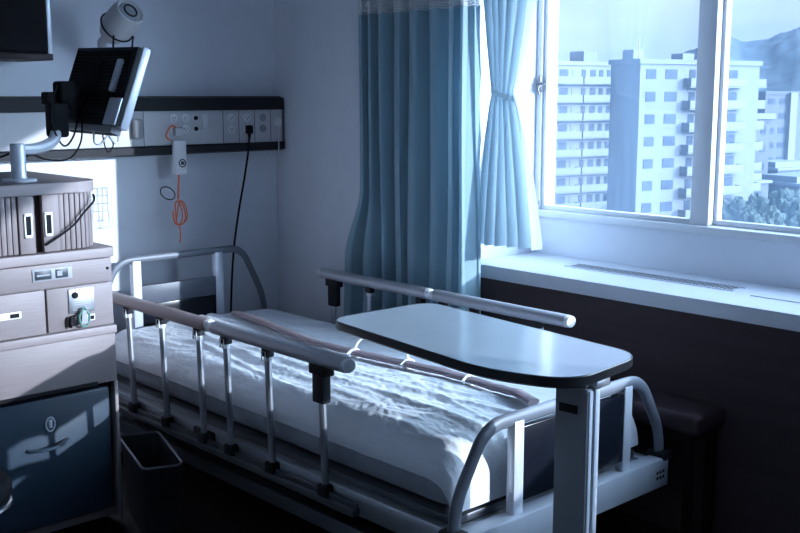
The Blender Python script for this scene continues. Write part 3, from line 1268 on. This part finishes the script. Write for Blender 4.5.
for j in range(NV + 1):
    q.tube([netp(i / NU, j / NV) for i in range(NU + 1)], .0034, 4)
for i in range(0, NU + 1, 1):
    q.tube([netp(i / NU, j / 10) for j in range(11)], .0024, 4)
q.build('net_top', M['net'], cc, smooth=0)
q = MB()
q.box(3.245, 3.275, 2.9, 4.6, 2.62, 2.645, .003)
for y in (3.0, 3.7, 4.5):
    q.tube([(3.26, y, 2.64), (3.26, y, ZC)], .006, 8)
q.build('curtain_track', M['silver'], cc)

# window curtain tied at the waist
wcur = thing('window_curtain', 'aqua window curtain tied at the waist hanging at the left of the window', 'curtain', (3.43, 3.04, 1.0))
TZ = 1.655


def wcurtain(u, z):
    # left / right edges (y) against height
    if z > TZ:
        t = min(1, (z - TZ) / .62)
        e = t ** .85
        yl = 3.11 + (3.20 - 3.11) * e
        yr = 2.985 + (2.83 - 2.985) * e
    else:
        t = min(1, (TZ - z) / .62)
        e = t ** .7
        yl = 3.11 + (3.20 - 3.11) * e
        yr = 2.985 + (2.82 - 2.985) * e
    y = yl + (yr - yl) * u
    a = .014 + .024 * e
    ph = 2 * PI * (6.3 * u + .3 * sin(4 * u))
    x = 3.402 + a * sin(ph) + .006 * sin(2.3 * ph + z * 4)
    y += .010 * cos(ph) * e
    return V((x, min(y, 3.205), z))


q = MB()
q.grid(lambda u, v: wcurtain(u, 1.0 + 1.385 * v + (0.012 * (u - .5) if v == 0 else 0)), 120, 60)
q.build('curtain_fabric', M['curtain2'], wcur, smooth=180)
q = MB()
band = []
for i in range(24):
    a = 2 * PI * i / 24
    band.append((3.402 + .034 * cos(a), 3.048 + .068 * sin(a), TZ + .02 * sin(a) - .004))
bm_r = [[q.bm.verts.new((p[0], p[1], p[2] + dz)) for p in band] for dz in (-.011, .011)]
for i in range(24):
    q.bm.faces.new((bm_r[0][i], bm_r[0][(i + 1) % 24], bm_r[1][(i + 1) % 24], bm_r[1][i]))
q.build('tieback', M['curtain2'], wcur, smooth=180)
q = MB()
q.box(3.387, 3.417, 2.4, 3.21, WT - .03, WT - .002, .003)
q.build('curtain_rail', M['frame'], wcur)

# ============================================================== FLOOR ITEMS
wb = thing('waste_bin', 'narrow dark waste bin on the floor between cabinet and bed', 'waste bin', (1.9, 3.52, 0))
top_ring = [V((1.795, 3.335)), V((1.934, 3.287)), V((2.062, 3.69)), V((1.915, 3.745))]
ctr = V((1.926, 3.514))


def rr_loop(pts, r, k=5):
    out = []
    n_ = len(pts)
    for i in range(n_):
        a, b_, c_ = pts[i - 1], pts[i], pts[(i + 1) % n_]
        A = b_ + (a - b_).normalized() * r
        B = b_ + (c_ - b_).normalized() * r
        for j in range(k + 1):
            t = j / k
            out.append(A * (1 - t) ** 2 + b_ * 2 * t * (1 - t) + B * t * t)
    return out


q = MB()
lay = []
for sc, z in ((.74, .004), (.78, .0), (1.0, .297), (1.0, .30), (.965, .30), (.76, .012)):
    lay.append([q.bm.verts.new((ctr.x + (p.x - ctr.x) * sc, ctr.y + (p.y - ctr.y) * sc, z)) for p in rr_loop(top_ring, .03)])
n = len(lay[0])
for i in range(len(lay) - 1):
    for k in range(n):
        q.bm.faces.new((lay[i][k], lay[i][(k + 1) % n], lay[i + 1][(k + 1) % n], lay[i + 1][k]))
q.bm.faces.new(lay[0][::-1])
q.bm.faces.new(lay[-1])
q.build('tub', M['bin'], wb)
q = MB()
q.tube([(ctr.x + (p.x - ctr.x) * 1.0, ctr.y + (p.y - ctr.y) * 1.0, .30) for p in rr_loop(top_ring, .03)], .005, 8, closed=True)
q.build('rim', M['darksteel'], wb)

# padded bench under the window
bn = thing('padded_bench', 'low brown padded bench in the shade below the window sill', 'bench', (3.25, 2.45, 0))
q = MB()
q.box(3.165, 3.362, 1.91, 2.95, .46, .535, .018, 3)
q.build('seat', M['vinyl'], bn)
q = MB()
q.box(3.18, 3.35, 1.93, 2.93, .43, .462, .003)
q.build('seat_frame', M['cupboard'], bn)
for x in (3.195, 3.335):
    for y in (1.95, 2.91):
        q = MB()
        q.box(x - .015, x + .015, y - .015, y + .015, 0, .43, .003)
        q.build('leg', M['cupboard'], bn)

# stool peeping in at the left edge
sx_, sy_ = 1.07, 3.20
so = thing('stool', 'round black stool by the fridge at the left edge of the photo', 'stool', (sx_, sy_, 0))
q = MB()
q.lathe([(.13, .405), (.165, .41), (.178, .43), (.178, .455), (.165, .475), (.12, .482), (.001, .482)], (sx_, sy_, 0), n=36)
q.build('seat', M['black'], so)
q = MB()
q.tube([(sx_ + .17 * cos(a), sy_ + .17 * sin(a), .40) for a in [2 * PI * i / 36 for i in range(36)]], .009, 8, closed=True)
q.build('rim', M['chrome'], so)
q = MB()
q.tube([(sx_, sy_, .06), (sx_, sy_, .41)], .022, 12)
q.build('column', M['steel'], so)
for i in range(5):
    a = 2 * PI * i / 5 + .3
    q = MB()
    q.tube([(sx_, sy_, .085), (sx_ + .19 * cos(a), sy_ + .19 * sin(a), .055)], .014, 8)
    lg = q.build('leg', M['steel'], so)
    q = MB()
    q.lathe([(.01, -.012), (.025, -.01), (.0265, 0), (.025, .01), (.01, .012)], (sx_ + .19 * cos(a), sy_ + .19 * sin(a), .0265), (-sin(a), cos(a), 0), 14)
    q.build('wheel', M['black'], lg)

# ================================================================= OUTSIDE
GZ = -24.0
q = MB()
q.box(12, 3000, -1500, 3000, GZ - 1, GZ)
struct(q.build('ground_outside', M['ground'], smooth=0))


def frame_at(o, u):
    u = V((u[0], u[1], 0)).normalized()
    nn = V((u.y, -u.x, 0))      # right hand side of u: outward (towards -Y)
    return Matrix(((u.x, nn.x, 0, o.x), (u.y, nn.y, 0, o.y), (0, 0, 1, 0), (0, 0, 0, 1)))
    # local x along facade, local y outward, local z up (world)


U = (.976, -.22)


def block(name, label, corner, L, D, ztop, floors, fh, bays, matl, matw, parapet=.5, balc=None, side_bays=()):
    """bays: list of (x0, x1, kind) across the facade"""
    fm = frame_at(V((corner.x, corner.y, 0)), U)
    bt = thing(name, label, 'building', (corner.x, corner.y, GZ))
    q_ = MB(fm)
    q_.box(0, L, -D, 0, GZ, ztop)
    q_.box(-.25, L + .25, -D - .25, .25, ztop - parapet, ztop + .1)
    q_.build('walls', matl, bt, smooth=0)
    for k in range(floors):
        z = ztop - parapet - (k + 1) * fh
        if balc:
            for (a, c_) in balc:
                q_ = MB(fm)
                q_.box(a, c_, .0, 1.3, z - .12, z + .08)
                q_.box(a, c_, 1.18, 1.3, z, z + 1.05)
                q_.box(a, a + .1, .0, 1.3, z, z + 1.05)
                q_.box(c_ - .1, c_, .0, 1.3, z, z + 1.05)
                q_.build('balcony', M['concrete2'], bt, smooth=0)
        for (a, c_, kind) in bays:
            q_ = MB(fm)
            zb = z + (.15 if kind == 'door' else .95)
            q_.box(a, c_, -.05, .06, zb, z + 2.15)
            wn = q_.build('window', M['winpale'] if kind == 'pale' else M['winglass'], bt, smooth=0)
    return bt, fm


# B: the tower in the middle of the view
cB = far_point(640, 80, 130)
tB, fB = block('apartment_tower', 'pale apartment tower with stacked balconies in the middle of the window view', cB, 21, 5.4, 5.9, 9, 2.78,
               [(1.0, 2.6, 'win'), (4.2, 6.2, 'win'), (8.3, 9.3, 'door'), (10.2, 12, 'win'), (13.6, 14.9, 'win'), (15.4, 16.9, 'win')],
               M['concrete'], M['winglass'], balc=[(7.3, 12.6), (12.9, 17.6)])
for k in range(9):
    z = 5.4 - (k + 1) * 2.78
    q = MB(fB)
    q.box(20.2, 23.2, -4.5, -.6, z - .1, z + .08)
    q.box(23.05, 23.2, -4.5, -.6, z, z + 1.05)
    q.box(20.9, 23.2, -.72, -.6, z, z + 1.05)
    q.build('balcony', M['concrete2'], tB, smooth=0)
q = MB(fB)
q.box(.6, 2.2, -4, -2, 5.9, 7.2)
q.box(9.5, 11.5, -4.6, -2.5, 5.9, 6.9)
q.build('roof_hut', M['concrete2'], tB, smooth=0)
q = MB(fB)
q.tube([(.6, -1, 5.9), (.6, -1, 8.6)], .06, 6)
q.build('antenna', M['darksteel'], tB)

# A: the longer block at the left
cA = far_point(546, 80, 160)
tA, fA = block('apartment_block', 'pale nine storey apartment block with long balconies left in the window view', cA, 26, 9, 6.6, 10, 2.78,
               [(.9, 1.8, 'door'), (2.6, 4.2, 'win'), (5.0, 5.6, 'pale'), (6.9, 7.7, 'door'), (8.6, 9.7, 'win'), (10.4, 11.2, 'win'), (12.0, 13.2, 'win'), (15, 17, 'win')],
               M['concrete2'], M['winglass'], balc=[(.2, 6.2), (6.4, 14), (14.2, 20)])
q = MB(fA)
q.box(9.3, 12, -6, -2.5, 6.6, 8.4)
q.box(.5, 2, -6, -2.5, 6.6, 7.7)
q.build('roof_hut', M['concrete'], tA, smooth=0)

# C: dark office with white stair tower
cC = far_point(766, 90, 215)
tC, fC = block('office_block', 'dark grey office block with a white stair tower at the right of the view', cC, 16, 12, 2.2, 7, 3.0,
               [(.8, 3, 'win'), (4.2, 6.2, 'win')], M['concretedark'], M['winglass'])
q = MB(fC)
q.box(6.6, 8.6, -.5, .9, GZ, 2.0)
q.build('stair_tower', M['concrete2'], tC, smooth=0)
# D: low building with pale roof between tower and office
cD = far_point(748, 120, 175)
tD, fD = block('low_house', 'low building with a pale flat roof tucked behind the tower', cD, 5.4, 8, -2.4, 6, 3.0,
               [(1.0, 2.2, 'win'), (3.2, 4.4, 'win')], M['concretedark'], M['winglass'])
q = MB(fD)
q.box(-.3, 5.9, -8.3, .6, -2.4, -1.5)
q.build('roof_slab', M['concrete2'], tD, smooth=0)
# low houses under the right sash
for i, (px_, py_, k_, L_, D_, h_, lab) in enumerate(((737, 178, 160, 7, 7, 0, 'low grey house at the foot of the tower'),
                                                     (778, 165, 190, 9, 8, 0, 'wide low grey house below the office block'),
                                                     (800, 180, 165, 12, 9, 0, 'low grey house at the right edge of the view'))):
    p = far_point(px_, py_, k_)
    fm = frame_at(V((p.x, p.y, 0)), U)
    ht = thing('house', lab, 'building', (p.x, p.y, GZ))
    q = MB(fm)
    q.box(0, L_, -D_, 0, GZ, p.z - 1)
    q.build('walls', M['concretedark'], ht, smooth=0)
    q = MB(fm)
    q.prism([(-.4, .4), (L_ + .4, .4), (L_ + .4, -D_ - .4), (-.4, -D_ - .4)], p.z - 1, p.z - .6)
    vs = [q.bm.verts.new(v) for v in []]
    q.box(.5, L_ - .5, -D_ + 1, -1, p.z - .6, p.z + .4)
    q.build('roof', M['roof'], ht, smooth=0)
    for j in range(2):
        q = MB(fm)
        q.box(1 + 3 * j, 2.5 + 3 * j, -.05, .06, p.z - 3.4, p.z - 2.2)
        q.build('window', M['winglass'], ht, smooth=0)

# trees in the foreground below
tree_spots = [(738, 206, 100, 2.0), (758, 200, 138, 2.0), (766, 210, 90, 1.6), (788, 196, 125, 2.3), (800, 207, 98, 2.0), (826, 195, 132, 2.5),
              (750, 216, 76, 1.2)]
words = ['leftmost', 'second', 'third', 'fourth', 'fifth', 'sixth', 'lowest']
for i, (px_, py_, k_, r_) in enumerate(tree_spots):
    p = far_point(px_, py_, k_)
    tr_ = thing('tree', 'dark treetop among the trees seen at the bottom of the right window sash', 'tree', (p.x, p.y, GZ), 'treetops below the window')
    q = MB()
    rings = []
    res = bmesh.ops.create_icosphere(q.bm, subdivisions=4, radius=1.0)
    for v in res['verts']:
        d_ = v.co.normalized()
        k = 1 + .28 * noise.noise(d_ * 2.4 + V((i * 3.1, 0, 0))) + .22 * noise.noise(d_ * 6 + V((0, i * 1.7, 0))) + .12 * noise.noise(d_ * 13)
        v.co = V((p.x, p.y, p.z - r_)) + V((d_.x * r_, d_.y * r_, d_.z * r_ * 1.25)) * k
    q.build('crown', M['tree'], tr_, smooth=0)
    q = MB()
    q.tube([(p.x, p.y, GZ), (p.x + .2, p.y, p.z - r_)], [.35, .2], 8)
    q.build('trunk', M['trunk'], tr_)

# wooded hills
ridge = [(-260, 88), (-120, 72), (20, 60), (150, 70), (260, 64), (380, 76), (470, 84), (560, 86), (620, 80), (660, 66), (690, 50), (712, 38), (725, 36), (742, 42), (762, 40), (780, 33), (800, 27), (830, 22), (870, 30), (930, 45), (1000, 60)]


def ridge_y(px_):
    for (a, ya), (c_, yc) in zip(ridge, ridge[1:]):
        if a <= px_ <= c_:
            t = (px_ - a) / (c_ - a)
            t = t * t * (3 - 2 * t)
            return ya + (yc - ya) * t
    return 80


def hill(u, v):
    px_ = -260 + 1260 * u
    k = 620 + 900 * v
    top = far_point(px_, ridge_y(px_), 1520)
    basep = far_point(px_, 94, k)
    H = top.z - GZ
    e = v ** .8
    nz_ = noise.noise(V((px_ * .02, v * 3, 5))) * 12 + noise.noise(V((px_ * .07, v * 9, 2))) * 5
    e *= min(1, u / .06, (1 - u) / .06)
    z = GZ + H * e + nz_ * (v * (1 - v) * 3.2) + 1.2 * noise.noise(V((px_ * .35, v * 6, 7))) * e
    return V((basep.x, basep.y, z))


q = MB()
q.grid(hill, 420, 46)
ho = struct(q.build('hill_outside', M['forest'], smooth=180))

# ================================================================== LIGHT
sun = bpy.data.lights.new('sun', 'SUN')
sun.energy = 4.7
sun.color = (.86, .92, 1.0)
sun.angle = math.radians(.55)
so_ = bpy.data.objects.new('sun', sun)
COL.objects.link(so_)
EL = math.radians(12.0)
sd = V((-.457 * cos(EL), .889 * cos(EL), -sin(EL)))
so_.rotation_euler = sd.to_track_quat('-Z', 'Y').to_euler()
so_.location = (20, -20, 20)

world = bpy.data.worlds.new('sky')
scene.world = world
world.use_nodes = True
N, L = world.node_tree.nodes, world.node_tree.links
bg = N['Background']
tc = N.new('ShaderNodeTexCoord')
sep = N.new('ShaderNodeSeparateXYZ')
L.new(tc.outputs['Generated'], sep.inputs[0])
rp = N.new('ShaderNodeValToRGB')
els = rp.color_ramp.elements
els[0].position, els[0].color = 0.0, (.40, .52, .85, 1)
els[1].position, els[1].color = 1.0, (.16, .30, .72, 1)
e2 = els.new(.12)
e2.color = (.32, .43, .78, 1)
L.new(sep.outputs['Z'], rp.inputs['Fac'])
nz = N.new('ShaderNodeTexNoise')
nz.inputs['Scale'].default_value = 3.2
nz.inputs['Detail'].default_value = 6
mp = N.new('ShaderNodeMapping')
mp.inputs['Scale'].default_value = (1, 1, 3.5)
mp.inputs['Location'].default_value = (.9, .2, .3)
L.new(tc.outputs['Generated'], mp.inputs['Vector'])
L.new(mp.outputs['Vector'], nz.inputs['Vector'])
cr = N.new('ShaderNodeValToRGB')
cr.color_ramp.elements[0].position = .45
cr.color_ramp.elements[1].position = .68
L.new(nz.outputs['Fac'], cr.inputs['Fac'])
mx = N.new('ShaderNodeMixRGB')
mx.inputs['Color2'].default_value = (.52, .61, .90, 1)
L.new(cr.outputs['Color'], mx.inputs['Fac'])
L.new(rp.outputs['Color'], mx.inputs['Color1'])
# broad sky glow around the low sun, added to brighten the room
dt = N.new('ShaderNodeVectorMath')
dt.operation = 'DOT_PRODUCT'
dt.inputs[1].default_value = (-sd.x, -sd.y, -sd.z)
L.new(tc.outputs['Generated'], dt.inputs[0])
mxz = N.new('ShaderNodeMath')
mxz.operation = 'MAXIMUM'
mxz.inputs[1].default_value = 0.0
L.new(dt.outputs['Value'], mxz.inputs[0])
pw3 = N.new('ShaderNodeMath')
pw3.operation = 'POWER'
pw3.inputs[1].default_value = 1.6
L.new(mxz.outputs[0], pw3.inputs[0])
glow = N.new('ShaderNodeMixRGB')
glow.blend_type = 'ADD'
glow.inputs['Fac'].default_value = 1.0
gs = N.new('ShaderNodeMixRGB')
gs.blend_type = 'MULTIPLY'
gs.inputs['Fac'].default_value = 1.0
gs.inputs['Color2'].default_value = (9.0, 11.8, 14.5, 1)
L.new(pw3.outputs[0], gs.inputs['Color1'])
L.new(mx.outputs['Color'], glow.inputs['Color1'])
L.new(gs.outputs['Color'], glow.inputs['Color2'])
L.new(glow.outputs['Color'], bg.inputs['Color'])
bg.inputs['Strength'].default_value = 1.0

# ------------------------------------------------------------ render look
scene.view_settings.view_transform = 'Standard'
scene.view_settings.look = 'None'
scene.view_settings.gamma = 1.0
scene.view_settings.exposure = 0.6
scene.view_settings.use_curve_mapping = False
scene.cycles.max_bounces = 8
scene.cycles.diffuse_bounces = 4
scene.cycles.transparent_max_bounces = 16
scene.cycles.sample_clamp_indirect = 4.0
scene.cycles.caustics_reflective = False
scene.cycles.use_denoising = True
